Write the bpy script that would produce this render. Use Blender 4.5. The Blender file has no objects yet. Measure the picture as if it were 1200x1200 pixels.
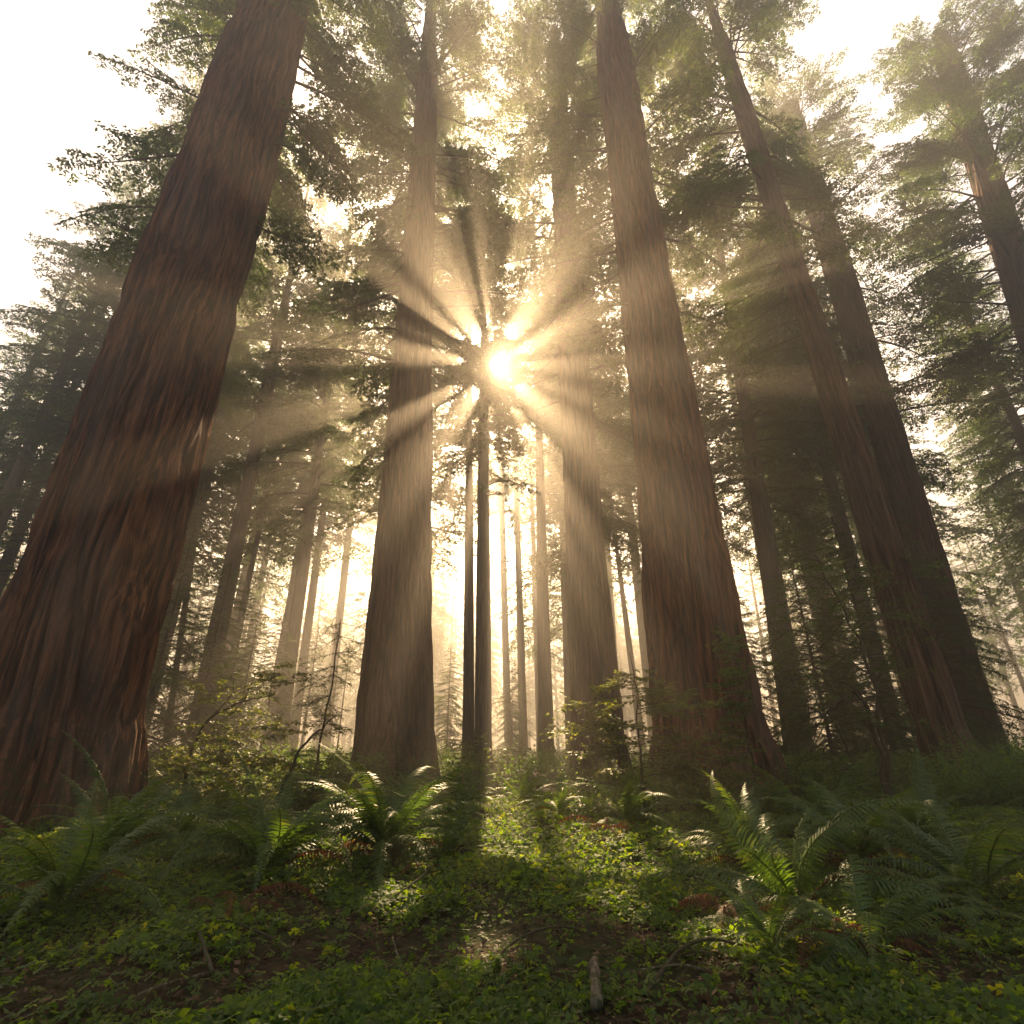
import bpy, math, random
import numpy as np
from mathutils import Vector, Matrix, Euler

R = math.radians
rng = np.random.default_rng(11)
random.seed(11)
sc = bpy.context.scene
col = sc.collection

# ------------------------------------------------------------------ camera
F = 615.0 / 1200.0                       # focal length in picture widths
PITCH = R(23.7)
CAM_H = 1.5
CT, ST = math.cos(PITCH), math.sin(PITCH)

cam_d = bpy.data.cameras.new('camera')
cam = bpy.data.objects.new('camera', cam_d)
col.objects.link(cam)
cam.location = (0, 0, CAM_H)
cam.rotation_euler = (R(90) + PITCH, 0, 0)
cam_d.sensor_width = 36
cam_d.lens = 36 * F
cam_d.clip_start = 0.05
cam_d.clip_end = 1000
sc.camera = cam


def ray(px, py):
    u, v = (px - 600) / 615.0, (600 - py) / 615.0
    return np.array([u, CT - v * ST, ST + v * CT])


def at(px, py, d):
    """world point in the direction (px,py) at distance d ahead of the camera"""
    r = ray(px, py)
    return np.array([0, 0, CAM_H]) + r * (d / r[1])


def ground_z(x, y):
    x = np.asarray(x, float); y = np.asarray(y, float)
    return (0.10 * np.sin(x * 0.55 + 1.3) * np.cos(y * 0.43 + 0.4) + 0.05 * np.sin(x * 1.35 + y * 1.1)
            + 0.03 * np.sin(x * 2.9 - y * 2.3 + 1.0)) * np.clip((np.hypot(x, y) - 1.5) / 3, 0, 1)


def on_ground(px, d):
    """ground point at distance d ahead seen in picture column px"""
    zc = d * CT - CAM_H * ST
    x = (px - 600) / 615.0 * zc
    return np.array([x, d, float(ground_z(x, d))])


# ------------------------------------------------------------------ materials
def new_mat(name):
    m = bpy.data.materials.new(name)
    m.use_nodes = True
    nt = m.node_tree
    nt.nodes.clear()
    out = nt.nodes.new('ShaderNodeOutputMaterial')
    return m, nt, out


def ramp(nt, fac, stops):
    r = nt.nodes.new('ShaderNodeValToRGB')
    e = r.color_ramp.elements
    e[0].position, e[0].color = stops[0][0], (*stops[0][1], 1)
    e[1].position, e[1].color = stops[-1][0], (*stops[-1][1], 1)
    for p, c in stops[1:-1]:
        n = e.new(p); n.color = (*c, 1)
    nt.links.new(fac, r.inputs[0])
    return r.outputs[0]


def leaf_mat(name, stops, trans=0.45, tgain=1.35, gloss=0.05, rough=0.4, ttint=(1.0, 1.0, 0.55)):
    m, nt, out = new_mat(name)
    L = nt.links
    at_ = nt.nodes.new('ShaderNodeAttribute'); at_.attribute_name = 'tint'
    info = nt.nodes.new('ShaderNodeObjectInfo')
    mul = nt.nodes.new('ShaderNodeMath'); mul.operation = 'MULTIPLY_ADD'
    L.new(info.outputs['Random'], mul.inputs[0]); mul.inputs[1].default_value = 0.24
    ad = nt.nodes.new('ShaderNodeMath'); ad.operation = 'MULTIPLY_ADD'
    L.new(at_.outputs['Fac'], ad.inputs[0]); ad.inputs[1].default_value = 1.0; ad.inputs[2].default_value = -0.12
    L.new(ad.outputs[0], mul.inputs[2])
    c = ramp(nt, mul.outputs[0], stops)
    dif = nt.nodes.new('ShaderNodeBsdfDiffuse'); L.new(c, dif.inputs[0])
    tr = nt.nodes.new('ShaderNodeBsdfTranslucent')
    mx = nt.nodes.new('ShaderNodeMix'); mx.data_type = 'RGBA'; mx.blend_type = 'MULTIPLY'
    mx.inputs[0].default_value = 1.0
    L.new(c, mx.inputs[6]); mx.inputs[7].default_value = tuple(tgain * t for t in ttint) + (1,)
    L.new(mx.outputs[2], tr.inputs[0])
    ms = nt.nodes.new('ShaderNodeMixShader'); ms.inputs[0].default_value = trans
    L.new(dif.outputs[0], ms.inputs[1]); L.new(tr.outputs[0], ms.inputs[2])
    last = ms.outputs[0]
    if gloss > 0:
        g = nt.nodes.new('ShaderNodeBsdfGlossy'); g.inputs['Roughness'].default_value = rough
        g.inputs[0].default_value = (0.9, 0.9, 0.85, 1)
        m2 = nt.nodes.new('ShaderNodeMixShader')
        fr = nt.nodes.new('ShaderNodeLayerWeight'); fr.inputs['Blend'].default_value = 0.5
        pw = nt.nodes.new('ShaderNodeMath'); pw.operation = 'POWER'; pw.inputs[1].default_value = 3.0
        gm = nt.nodes.new('ShaderNodeMath'); gm.operation = 'MULTIPLY_ADD'; gm.inputs[1].default_value = 0.16 * gloss; gm.inputs[2].default_value = 0.025 * gloss
        L.new(fr.outputs['Facing'], pw.inputs[0]); L.new(pw.outputs[0], gm.inputs[0]); L.new(gm.outputs[0], m2.inputs[0])
        L.new(last, m2.inputs[1]); L.new(g.outputs[0], m2.inputs[2]); last = m2.outputs[0]
    L.new(last, out.inputs[0])
    return m


def bark_mat(name, dark, mid, pale, lichen, scale=1.0, lich_amt=0.5, bump=0.6):
    m, nt, out = new_mat(name)
    L = nt.links
    tc = nt.nodes.new('ShaderNodeTexCoord')
    mp = nt.nodes.new('ShaderNodeMapping'); mp.inputs['Scale'].default_value = (9 * scale, 9 * scale, 0.55 * scale)
    L.new(tc.outputs['Object'], mp.inputs[0])
    n1 = nt.nodes.new('ShaderNodeTexNoise'); n1.inputs['Scale'].default_value = 1.0; n1.inputs['Detail'].default_value = 6
    n1.inputs['Roughness'].default_value = 0.65
    L.new(mp.outputs[0], n1.inputs['Vector'])
    c1 = ramp(nt, n1.outputs['Fac'], [(0.40, dark), (0.50, mid), (0.66, pale)])
    n2 = nt.nodes.new('ShaderNodeTexNoise'); n2.inputs['Scale'].default_value = 0.6; n2.inputs['Detail'].default_value = 5
    mp2 = nt.nodes.new('ShaderNodeMapping'); mp2.inputs['Scale'].default_value = (1.6, 1.6, 0.35)
    L.new(tc.outputs['Object'], mp2.inputs[0]); L.new(mp2.outputs[0], n2.inputs['Vector'])
    f = ramp(nt, n2.outputs['Fac'], [(0.46, (0, 0, 0)), (0.66, (lich_amt,) * 3)])
    mx = nt.nodes.new('ShaderNodeMix'); mx.data_type = 'RGBA'
    L.new(f, mx.inputs[0]); L.new(c1, mx.inputs[6]); mx.inputs[7].default_value = (*lichen, 1)
    mp3 = nt.nodes.new('ShaderNodeMapping'); mp3.inputs['Scale'].default_value = (28 * scale, 28 * scale, 3.0 * scale)
    L.new(tc.outputs['Object'], mp3.inputs[0])
    n3 = nt.nodes.new('ShaderNodeTexNoise'); n3.inputs['Scale'].default_value = 1.0; n3.inputs['Detail'].default_value = 5
    L.new(mp3.outputs[0], n3.inputs['Vector'])
    ad = nt.nodes.new('ShaderNodeMath'); ad.operation = 'MULTIPLY_ADD'
    L.new(n3.outputs['Fac'], ad.inputs[0]); ad.inputs[1].default_value = 0.5
    L.new(n1.outputs['Fac'], ad.inputs[2])
    mp4 = nt.nodes.new('ShaderNodeMapping'); mp4.inputs['Scale'].default_value = (7 * scale, 7 * scale, 7 * scale)
    L.new(tc.outputs['Object'], mp4.inputs[0])
    n4 = nt.nodes.new('ShaderNodeTexNoise'); n4.inputs['Scale'].default_value = 1.0; n4.inputs['Detail'].default_value = 8; n4.inputs['Roughness'].default_value = 0.7
    L.new(mp4.outputs[0], n4.inputs['Vector'])
    ad2 = nt.nodes.new('ShaderNodeMath'); ad2.operation = 'MULTIPLY_ADD'
    L.new(n4.outputs['Fac'], ad2.inputs[0]); ad2.inputs[1].default_value = 0.6
    L.new(ad.outputs[0], ad2.inputs[2])
    bp = nt.nodes.new('ShaderNodeBump'); bp.inputs['Strength'].default_value = bump; bp.inputs['Distance'].default_value = 0.08
    L.new(ad2.outputs[0], bp.inputs['Height'])
    sx = nt.nodes.new('ShaderNodeSeparateXYZ'); L.new(tc.outputs['Object'], sx.inputs[0])
    mr = nt.nodes.new('ShaderNodeMapRange'); mr.inputs['From Min'].default_value = 0.0; mr.inputs['From Max'].default_value = 5.0
    mr.inputs['To Min'].default_value = 0.22; mr.inputs['To Max'].default_value = -0.05
    L.new(sx.outputs['Z'], mr.inputs[0])
    ms = nt.nodes.new('ShaderNodeMath'); ms.operation = 'ADD'; L.new(mr.outputs[0], ms.inputs[0]); L.new(n4.outputs['Fac'], ms.inputs[1])
    mf = ramp(nt, ms.outputs[0], [(0.62, (0, 0, 0)), (0.80, (0.8, 0.8, 0.8))])
    mo = nt.nodes.new('ShaderNodeMix'); mo.data_type = 'RGBA'
    L.new(mf, mo.inputs[0]); L.new(mx.outputs[2], mo.inputs[6]); mo.inputs[7].default_value = (0.045, 0.055, 0.016, 1)
    mx = mo
    b = nt.nodes.new('ShaderNodeBsdfPrincipled')
    b.inputs['Roughness'].default_value = 0.9
    b.inputs['Specular IOR Level'].default_value = 0.15
    L.new(mx.outputs[2], b.inputs['Base Color']); L.new(bp.outputs[0], b.inputs['Normal'])
    L.new(b.outputs[0], out.inputs[0])
    return m


M = {}
M['bark_red'] = bark_mat('redwood bark', (0.022, 0.009, 0.005), (0.125, 0.040, 0.016), (0.32, 0.122, 0.050), (0.19, 0.135, 0.095), 1.0, 0.42, 0.9)
M['bark_brown'] = bark_mat('brown redwood bark', (0.024, 0.012, 0.007), (0.100, 0.045, 0.022), (0.24, 0.120, 0.062), (0.15, 0.120, 0.085), 1.1, 0.4, 0.9)
M['bark_grey'] = bark_mat('grey brown bark', (0.07, 0.048, 0.032), (0.14, 0.095, 0.065), (0.22, 0.16, 0.11), (0.17, 0.17, 0.12), 1.8, 0.5)
M['twig'] = bark_mat('twig bark', (0.035, 0.022, 0.014), (0.07, 0.045, 0.028), (0.12, 0.085, 0.055), (0.10, 0.10, 0.06), 4.0, 0.5, 0.3)
M['log'] = bark_mat('weathered pale log', (0.09, 0.065, 0.045), (0.23, 0.17, 0.12), (0.38, 0.30, 0.22), (0.22, 0.21, 0.15), 3.0, 0.5)
G3 = lambda a, b, c, d: [(0.0, a), (0.45, b), (0.8, c), (1.0, d)]
M['needles'] = leaf_mat('conifer needles', G3((0.020, 0.042, 0.013), (0.046, 0.080, 0.022), (0.085, 0.118, 0.028), (0.14, 0.15, 0.035)), 0.5, 2.2, 0.6, 0.5)
M['needles_dark'] = leaf_mat('dark conifer needles', G3((0.018, 0.042, 0.015), (0.040, 0.075, 0.024), (0.075, 0.110, 0.030), (0.13, 0.14, 0.035)), 0.5, 2.2, 0.6, 0.5)
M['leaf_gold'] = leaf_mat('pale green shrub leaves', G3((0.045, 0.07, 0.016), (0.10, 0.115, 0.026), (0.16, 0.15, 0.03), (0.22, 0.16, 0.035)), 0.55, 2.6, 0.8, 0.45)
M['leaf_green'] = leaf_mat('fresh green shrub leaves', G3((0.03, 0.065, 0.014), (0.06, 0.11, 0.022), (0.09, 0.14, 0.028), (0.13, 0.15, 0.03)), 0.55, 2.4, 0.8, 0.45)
M['frond'] = leaf_mat('sword fern green', G3((0.022, 0.064, 0.013), (0.048, 0.108, 0.019), (0.10, 0.145, 0.024), (0.18, 0.135, 0.035)), 0.5, 2.5, 1.0, 0.42, (1.15, 0.90, 0.40))
M['frond_dead'] = leaf_mat('dry fern brown', G3((0.05, 0.020, 0.009), (0.13, 0.050, 0.020), (0.20, 0.085, 0.035), (0.28, 0.14, 0.06)), 0.45, 1.8, 0.4, 0.5, (1, 0.75, 0.45))
M['clover'] = leaf_mat('sorrel leaves', G3((0.028, 0.070, 0.008), (0.072, 0.135, 0.013), (0.14, 0.18, 0.018), (0.23, 0.19, 0.030)), 0.58, 3.6, 0.6, 0.55, (1.08, 0.90, 0.36))
M['litter'] = leaf_mat('dead leaf litter', G3((0.020, 0.011, 0.006), (0.050, 0.026, 0.013), (0.09, 0.045, 0.02), (0.17, 0.10, 0.05)), 0.2, 1.2, 0.6, 0.5, (1, 0.8, 0.5))


def ground_mat():
    m, nt, out = new_mat('forest soil')
    L = nt.links
    tc = nt.nodes.new('ShaderNodeTexCoord')
    n = nt.nodes.new('ShaderNodeTexNoise'); n.inputs['Scale'].default_value = 9; n.inputs['Detail'].default_value = 8
    L.new(tc.outputs['Object'], n.inputs['Vector'])
    c = ramp(nt, n.outputs['Fac'], [(0.3, (0.018, 0.012, 0.007)), (0.5, (0.045, 0.030, 0.017)), (0.7, (0.085, 0.060, 0.030))])
    n2 = nt.nodes.new('ShaderNodeTexNoise'); n2.inputs['Scale'].default_value = 1.1; n2.inputs['Detail'].default_value = 4
    L.new(tc.outputs['Object'], n2.inputs['Vector'])
    f = ramp(nt, n2.outputs['Fac'], [(0.42, (0, 0, 0)), (0.62, (0.8, 0.8, 0.8))])
    mx = nt.nodes.new('ShaderNodeMix'); mx.data_type = 'RGBA'
    L.new(f, mx.inputs[0]); L.new(c, mx.inputs[6]); mx.inputs[7].default_value = (0.04, 0.06, 0.018, 1)
    bp = nt.nodes.new('ShaderNodeBump'); bp.inputs['Strength'].default_value = 0.8; bp.inputs['Distance'].default_value = 0.05
    L.new(n.outputs['Fac'], bp.inputs['Height'])
    b = nt.nodes.new('ShaderNodeBsdfPrincipled'); b.inputs['Roughness'].default_value = 0.95
    b.inputs['Specular IOR Level'].default_value = 0.1
    L.new(mx.outputs[2], b.inputs['Base Color']); L.new(bp.outputs[0], b.inputs['Normal'])
    L.new(b.outputs[0], out.inputs[0])
    return m


M['soil'] = ground_mat()


# ------------------------------------------------------------------ mesh helpers
def mesh_np(name, V, faces, mat, tint=None, smooth=False):
    """faces: list of (n,k) index arrays"""
    me = bpy.data.meshes.new(name)
    V = np.ascontiguousarray(V, np.float32)
    me.vertices.add(len(V)); me.vertices.foreach_set('co', V.ravel())
    idx, starts, tot = [], [], 0
    for f in faces:
        f = np.asarray(f, np.int32)
        if len(f) == 0: continue
        k = f.shape[1]
        idx.append(f.ravel()); starts.append(tot + np.arange(len(f)) * k); tot += f.size
    idx = np.concatenate(idx); starts = np.concatenate(starts).astype(np.int32)
    me.loops.add(len(idx)); me.loops.foreach_set('vertex_index', idx)
    me.polygons.add(len(starts)); me.polygons.foreach_set('loop_start', starts)
    if smooth:
        me.polygons.foreach_set('use_smooth', np.ones(len(starts), bool))
    me.update(calc_edges=True)
    if tint is not None:
        a = me.attributes.new('tint', 'FLOAT', 'POINT')
        a.data.foreach_set('value', np.ascontiguousarray(tint, np.float32))
    me.materials.append(mat)
    return me


def link(name, data, parent=None):
    o = bpy.data.objects.new(name, data)
    col.objects.link(o)
    if parent is not None: o.parent = parent
    return o


def tag(o, label=None, cat=None, group=None, kind=None):
    if label: o['label'] = label
    if cat: o['category'] = cat
    if group: o['group'] = group
    if kind: o['kind'] = kind
    return o


def quads_of(n):
    return np.arange(n * 4).reshape(n, 4)


def nrm(a):
    return a / np.maximum(np.linalg.norm(a, axis=-1, keepdims=True), 1e-9)


class Tubes:
    """collects tapered tubes along polylines into one mesh"""
    def __init__(s, sides=5):
        s.V, s.Fq, s.n, s.sides = [], [], 0, sides

    def add(s, pts, r0, r1, sides=None, radii=None):
        pts = np.asarray(pts, float); k = sides or s.sides; n = len(pts)
        t = np.gradient(pts, axis=0); t = nrm(t)
        ref = np.array([0, 0, 1.0]) if abs(t[0][2]) < 0.9 else np.array([1.0, 0, 0])
        a = nrm(np.cross(t, ref)); b = np.cross(t, a)
        rr = np.linspace(r0, r1, n) if radii is None else np.asarray(radii)
        ang = np.arange(k) / k * 2 * np.pi
        ring = pts[:, None, :] + rr[:, None, None] * (np.cos(ang)[None, :, None] * a[:, None, :] + np.sin(ang)[None, :, None] * b[:, None, :])
        i = np.arange(n - 1)[:, None] * k; j = np.arange(k)[None, :]; j2 = (j + 1) % k
        f = np.stack([i + j, i + j2, i + k + j2, i + k + j], -1).reshape(-1, 4) + s.n
        s.V.append(ring.reshape(-1, 3)); s.Fq.append(f); s.n += n * k

    def arrays(s):
        return np.concatenate(s.V), np.concatenate(s.Fq)

    def build(s, name, mat, parent=None):
        V, f = s.arrays()
        return link(name, mesh_np(name, V, [f], mat, smooth=True), parent)


def vnoise(u, v, pu, seed):
    """value noise, periodic in u with pu cells"""
    g = np.random.default_rng(seed).random((pu, 256))
    u = np.asarray(u) % pu
    iu = np.floor(u).astype(int); iv = np.floor(v).astype(int)
    fu, fv = u - iu, v - iv
    fu = fu * fu * (3 - 2 * fu); fv = fv * fv * (3 - 2 * fv)
    iu %= pu; iu2 = (iu + 1) % pu; iv2 = (iv + 1) % 256; iv = iv % 256
    return (g[iu, iv] * (1 - fu) + g[iu2, iv] * fu) * (1 - fv) + (g[iu, iv2] * (1 - fu) + g[iu2, iv2] * fu) * fv


def trunk_mesh(name, prof, mat, seed, na=64, nh=70, furrow=0.05, flute=0.08, cells=34, bow=0.0):
    """tapered furrowed trunk; prof = [(height, radius)...] from the base upward"""
    zs, rs = np.array(prof).T
    H = zs[-1]
    t = np.linspace(0, 1, nh)
    z = -0.6 + (H + 0.6) * (0.35 * t + 0.65 * t ** 1.7)
    r = np.interp(z, zs, rs)
    ang = np.linspace(0, 2 * np.pi, na, endpoint=False)
    A, Z = np.meshgrid(ang, z)
    Rr = np.repeat(r[:, None], na, 1)
    U = A / (2 * np.pi)
    warp = (vnoise(U * 6, Z / 5.0 + 40, 6, seed + 1) - 0.5) * 0.07 + (vnoise(U * 12, Z / 1.7 + 9, 12, seed + 7) - 0.5) * 0.025
    n1 = vnoise((U + warp) * cells, Z / 3.2 + 60, cells, seed + 2)
    n2 = vnoise((U + warp * 1.2) * cells * 2, Z / 1.5 + 30, cells * 2, seed + 3)
    ridge = np.clip(1 - np.abs(2 * n1 - 1) * 1.6, 0, 1)
    r3 = np.clip(1 - np.abs(2 * n2 - 1) * 1.5, 0, 1)
    disp = -furrow * ridge ** 1.3 - furrow * 0.35 * r3 + furrow * 0.3 * (n2 - 0.5)
    fl = vnoise(U * 7 + 0.02 * Z, Z / 14 + 3, 7, seed + 4) - 0.5
    Rr = Rr * (1 + flute * fl * (1.0 + 3.2 * np.exp(-np.maximum(Z, 0) / 1.6)))
    low = vnoise(U * 4, Z / 7 + 13, 4, seed + 5) - 0.5
    Rr = Rr * (1 + 0.06 * low) + disp
    Rr = np.maximum(Rr, 0.02)
    bx = bow * np.sin(Z / H * np.pi)
    V = np.stack([Rr * np.cos(A) + bx, Rr * np.sin(A), Z], -1).reshape(-1, 3)
    i = np.arange(nh - 1)[:, None] * na; j = np.arange(na)[None, :]; j2 = (j + 1) % na
    f = np.stack([i + j, i + j2, i + na + j2, i + na + j], -1).reshape(-1, 4)
    return mesh_np(name, V, [f], mat, smooth=True)


# ------------------------------------------------------------------ foliage templates
def leaflets(S, D, Ln, step, ll, lw, ang=0.9, jit=0.35, rg=rng, upn=None):
    """leaf-sized quads on both sides of twigs. S start (n,3), D unit direction (n,3), Ln length (n)"""
    cnt = np.maximum((Ln / step).astype(int), 1)
    tot = int(cnt.sum())
    own = np.repeat(np.arange(len(S)), cnt)
    off = np.arange(tot) - np.repeat(np.cumsum(cnt) - cnt, cnt)
    t = (off + rg.random(tot) * 0.6 + 0.2) / cnt[own]
    P = S[own] + D[own] * (t * Ln[own])[:, None]
    out_v, out_t = [], []
    for side in (-1, 1):
        N = np.array([0, 0, 1.0]) + rg.normal(0, jit, (tot, 3))
        if upn is not None: N = N + upn[own]
        d = D[own]
        sv = nrm(np.cross(N, d)) * side
        a = ang * (0.8 + 0.4 * rg.random(tot))
        ld = nrm(d * np.cos(a)[:, None] + sv * np.sin(a)[:, None] + rg.normal(0, 0.14, (tot, 3)))
        ls = nrm(np.cross(N, ld))
        l = ll * (0.65 + 0.7 * rg.random(tot)) * (1 - 0.35 * t)
        w = lw * (0.75 + 0.5 * rg.random(tot))
        base = P
        mid = base + ld * (l * 0.45)[:, None]
        dr = np.array([0, 0, -0.12])
        tip = base + (ld + dr) * l[:, None]
        out_v.append(np.stack([base, mid + ls * w[:, None], tip, mid - ls * w[:, None]], 1))
        out_t.append(np.repeat(np.clip(rg.normal(0.5, 0.22, tot), 0, 1)[:, None], 4, 1))
    return np.concatenate(out_v).reshape(-1, 3), np.concatenate(out_t).ravel()


def conifer_branch(L, rg, ll=0.14, lw=0.032, step=0.075, gap=0.2, s1=0.30, droop=0.18, side_len=0.40, bare=0.18):
    """flat drooping conifer branch along +x. returns leaf verts, tints, list of tubes"""
    n1 = max(int(L * (1 - bare) / s1), 3)
    tubes = []
    wob = rg.normal(0, 0.04, 3)
    def axis(t):
        t = np.asarray(t)[..., None]
        return np.concatenate([L * t, L * (wob[0] * np.sin(3 * t) + wob[1] * t * t), L * (0.10 * t - (droop + 0.1) * t ** 2 + wob[2] * 0.4 * np.sin(5 * t))], -1)
    ts = np.linspace(0, 1, 9)
    tubes.append((axis(ts), 0.012 * L + 0.008, 0.004))
    S, D, Ls = [], [], []
    for k in range(n1):
        for side in (-1, 1):
            if rg.random() < 0.08: continue
            t = bare + (1 - bare) * (k + 0.3 + 0.5 * rg.random()) / n1
            p = axis(t)
            d0 = nrm(axis(min(t + 0.03, 1.0)) - axis(t - 0.03))
            l1 = L * side_len * ((1 - t) ** 0.75 * 0.95 + 0.10) * min(1, 0.45 + (t - bare) * 4) * rg.uniform(0.65, 1.2)
            a = rg.uniform(0.75, 1.15)
            d = nrm(d0 * math.cos(a) + np.array([0, side, 0]) * math.sin(a) + np.array([0, 0, rg.uniform(-0.30, 0.02)]))
            e = p + d * l1 + np.array([0, 0, -0.16 * l1])
            mid = (p + e) / 2 + np.array([0, 0, 0.05 * l1])
            tubes.append((np.array([p, mid, e]), 0.004 + 0.006 * l1, 0.002))
            n2 = max(int(l1 / gap), 1)
            for q in range(n2):
                for s2 in (-1, 1):
                    u = (q + rg.random()) / n2
                    pp = p * (1 - u) ** 2 + 2 * mid * u * (1 - u) + e * u * u
                    l2 = (0.10 + 0.42 * l1 * (1 - u * 0.8)) * rg.uniform(0.6, 1.15)
                    l2 = min(l2, 0.75)
                    sv = nrm(np.cross(np.array([0, 0, 1.0]), d)) * s2
                    aa = rg.uniform(0.6, 1.0)
                    dd = nrm(d * math.cos(aa) + sv * math.sin(aa) + np.array([0, 0, rg.uniform(-0.45, 0.05)]))
                    S.append(pp); D.append(dd); Ls.append(l2)
            S.append(mid); D.append(nrm(e - mid)); Ls.append(np.linalg.norm(e - mid) * 1.08)
    e1 = axis(0.75); e2 = axis(1.0)
    S.append(e1); D.append(nrm(e2 - e1)); Ls.append(np.linalg.norm(e2 - e1) * 1.1)
    V, T = leaflets(np.array(S), np.array(D), np.array(Ls), step, ll, lw, rg=rg)
    return V, T, tubes


def rot_z(a):
    c, s = math.cos(a), math.sin(a)
    return np.array([[c, -s, 0], [s, c, 0], [0, 0, 1.0]])


def rot_y(a):
    c, s = math.cos(a), math.sin(a)
    return np.array([[c, 0, s], [0, 1.0, 0], [-s, 0, c]])


def rot_x(a):
    c, s = math.cos(a), math.sin(a)
    return np.array([[1.0, 0, 0], [0, c, -s], [0, s, c]])


def crown_meshes(name, rg, templates, tlen, n, z0, z1, len_fn, tilt_fn, mat, r_fn, keep=None, accept=None):
    """crown (leaves) and limb (wood) meshes in tree coordinates"""
    Vs, Ts, tb, fl, fn = [], [], [], [], 0
    tub = Tubes(4)
    for k in range(n):
        f = (k + rg.random()) / n
        z = z0 + (z1 - z0) * f
        if keep is not None and rg.random() > keep(f): continue
        az = k * 2.399 + rg.normal(0, 0.5)
        if accept is not None and rg.random() > accept(z, az): continue
        L = len_fn(f) * rg.uniform(0.65, 1.2)
        V, T, tubes = templates[rg.integers(len(templates))]
        s = L / tlen
        Mx = rot_z(az) @ rot_y(-(tilt_fn(f) + rg.normal(0, 0.13))) @ rot_x(rg.normal(0, 0.25))
        o = np.array([0, 0, z]) + Mx @ np.array([r_fn(z) * 0.8, 0, 0])
        # thin the leaves of scaled-down branches so that leaves keep their size
        nq = len(V) // 4
        Q = V.reshape(nq, 4, 3); TT = T.reshape(nq, 4)
        if s < 0.8:
            m = rg.random(nq) < max(s * s * 1.5, 0.25)
            Q, TT = Q[m], TT[m]
        cen = Q.mean(1, keepdims=True)
        Q = cen * s + (Q - cen) * max(s, 0.85)
        shift = rg.normal(0, 0.10) + (f - 0.5) * 0.15
        Vs.append((Q.reshape(-1, 3) @ Mx.T) + o); Ts.append(np.clip(TT.ravel() + shift, 0, 1))
        for q, (p, r0, r1) in enumerate(tubes):
            if q > 0 and s < 0.45: break
            tub.add((p * s) @ Mx.T + o, max(r0 * s, 0.006), max(r1 * s, 0.003), sides=6 if q == 0 else 3)
    V = np.concatenate(Vs); T = np.concatenate(Ts)
    cm = mesh_np(name + '_crown', V, [quads_of(len(V) // 4)], mat, T)
    tv, tf = tub.arrays()
    lm = mesh_np(name + '_limbs', tv, [tf], M['twig'], smooth=True)
    return cm, lm


rg = np.random.default_rng(5)
T_big = [conifer_branch(5.5, rg, ll=0.17, lw=0.040, step=0.10, gap=0.26, s1=0.36) for _ in range(6)]
T_mid = [conifer_branch(3.4, rg, ll=0.15, lw=0.036, step=0.095, gap=0.24, s1=0.32, droop=0.25) for _ in range(6)]
T_low = [conifer_branch(3.6, rg, ll=0.30, lw=0.075, step=0.20, gap=0.42, s1=0.50, droop=0.25) for _ in range(5)]
T_fine = [conifer_branch(1.8, rg, ll=0.07, lw=0.016, step=0.045, gap=0.13, s1=0.17, droop=0.3) for _ in range(5)]

# giant crowns: 36 m tall; few boughs grow toward the path and the glade lower down


def giant_crown(i, thin_az, thin_z, thin=0.25, low=0.3):
    def accept(z, az):
        p = 1.0
        if math.sin(az) < -0.25 and z < 24: p *= 0.12
        if thin_az is not None and math.cos(az - thin_az) > 0.2 and thin_z[0] < z < thin_z[1]: p *= thin
        return p
    return crown_meshes('giant_%d' % i, np.random.default_rng(20 + i), T_big, 5.5, 165, 0, 36,
                        lambda f: 3.0 + 3.4 * math.sin(min(f * 2.6 + 0.35, 2.2)) - 2.0 * f, lambda f: -0.22 + 0.5 * f, M['needles'], lambda z: 0.8,
                        keep=lambda f: low + (1 - low) * min(1, f * 3.5), accept=accept)


CG = [giant_crown(0, None, (0, 0)), giant_crown(1, 0.0, (0, 6), 0.7), giant_crown(2, math.pi, (0, 6), 0.7, 0.45)]
# mid conifers: 30 m tall, widest a third of the way up
CM = [crown_meshes('mid_%d' % i, np.random.default_rng(40 + i), T_mid, 3.4, (260, 170, 215)[i], 0, 30,
                   lambda f: (3.0 + 1.8 * min(1, f * 4)) * (1 - f) ** 0.6 + 0.4, lambda f: -0.30 + 0.7 * f, M['needles_dark'], lambda z: 0.25,
                   keep=lambda f: 0.4 + 0.6 * min(1, f * 2.6)) for i in range(3)]
CS = [crown_meshes('screen_%d' % i, np.random.default_rng(140 + i), T_mid, 3.4, 250, 0, 24,
                   lambda f: (3.2 - 1.0 * f) * (1 - f) ** 0.35 + 0.3, lambda f: -0.25 + 0.6 * f, M['needles'], lambda z: 0.15,
                   keep=lambda f: 0.75 + 0.25 * min(1, f * 4)) for i in range(2)]
# background crowns, coarser sprays
CB = [crown_meshes('back_%d' % i, np.random.default_rng(60 + i), T_low, 3.6, 140, 0, 30,
                   lambda f: (3.4 + 2.2 * min(1, f * 4)) * (1 - f) ** 0.6 + 0.5, lambda f: -0.30 + 0.6 * f, M['needles_dark'], lambda z: 0.25,
                   keep=lambda f: 0.5 + 0.5 * min(1, f * 3)) for i in range(3)]
# young understorey hemlocks: 9 m tall from near the ground
CY = [crown_meshes('young_%d' % i, np.random.default_rng(80 + i), T_fine, 1.8, 130, 0.6, 9.0,
                   lambda f: 2.3 * (1 - f) ** 0.75 + 0.25, lambda f: -0.25 + 0.55 * f, M['needles'], lambda z: 0.04) for i in range(2)]


# ------------------------------------------------------------------ trees
def zc_of(h, d):
    return d * CT + (h - CAM_H) * ST


def h_at(py, d):
    v = (600 - py) / 615.0
    return CAM_H + d * (ST + v * CT) / (CT - v * ST)


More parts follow.
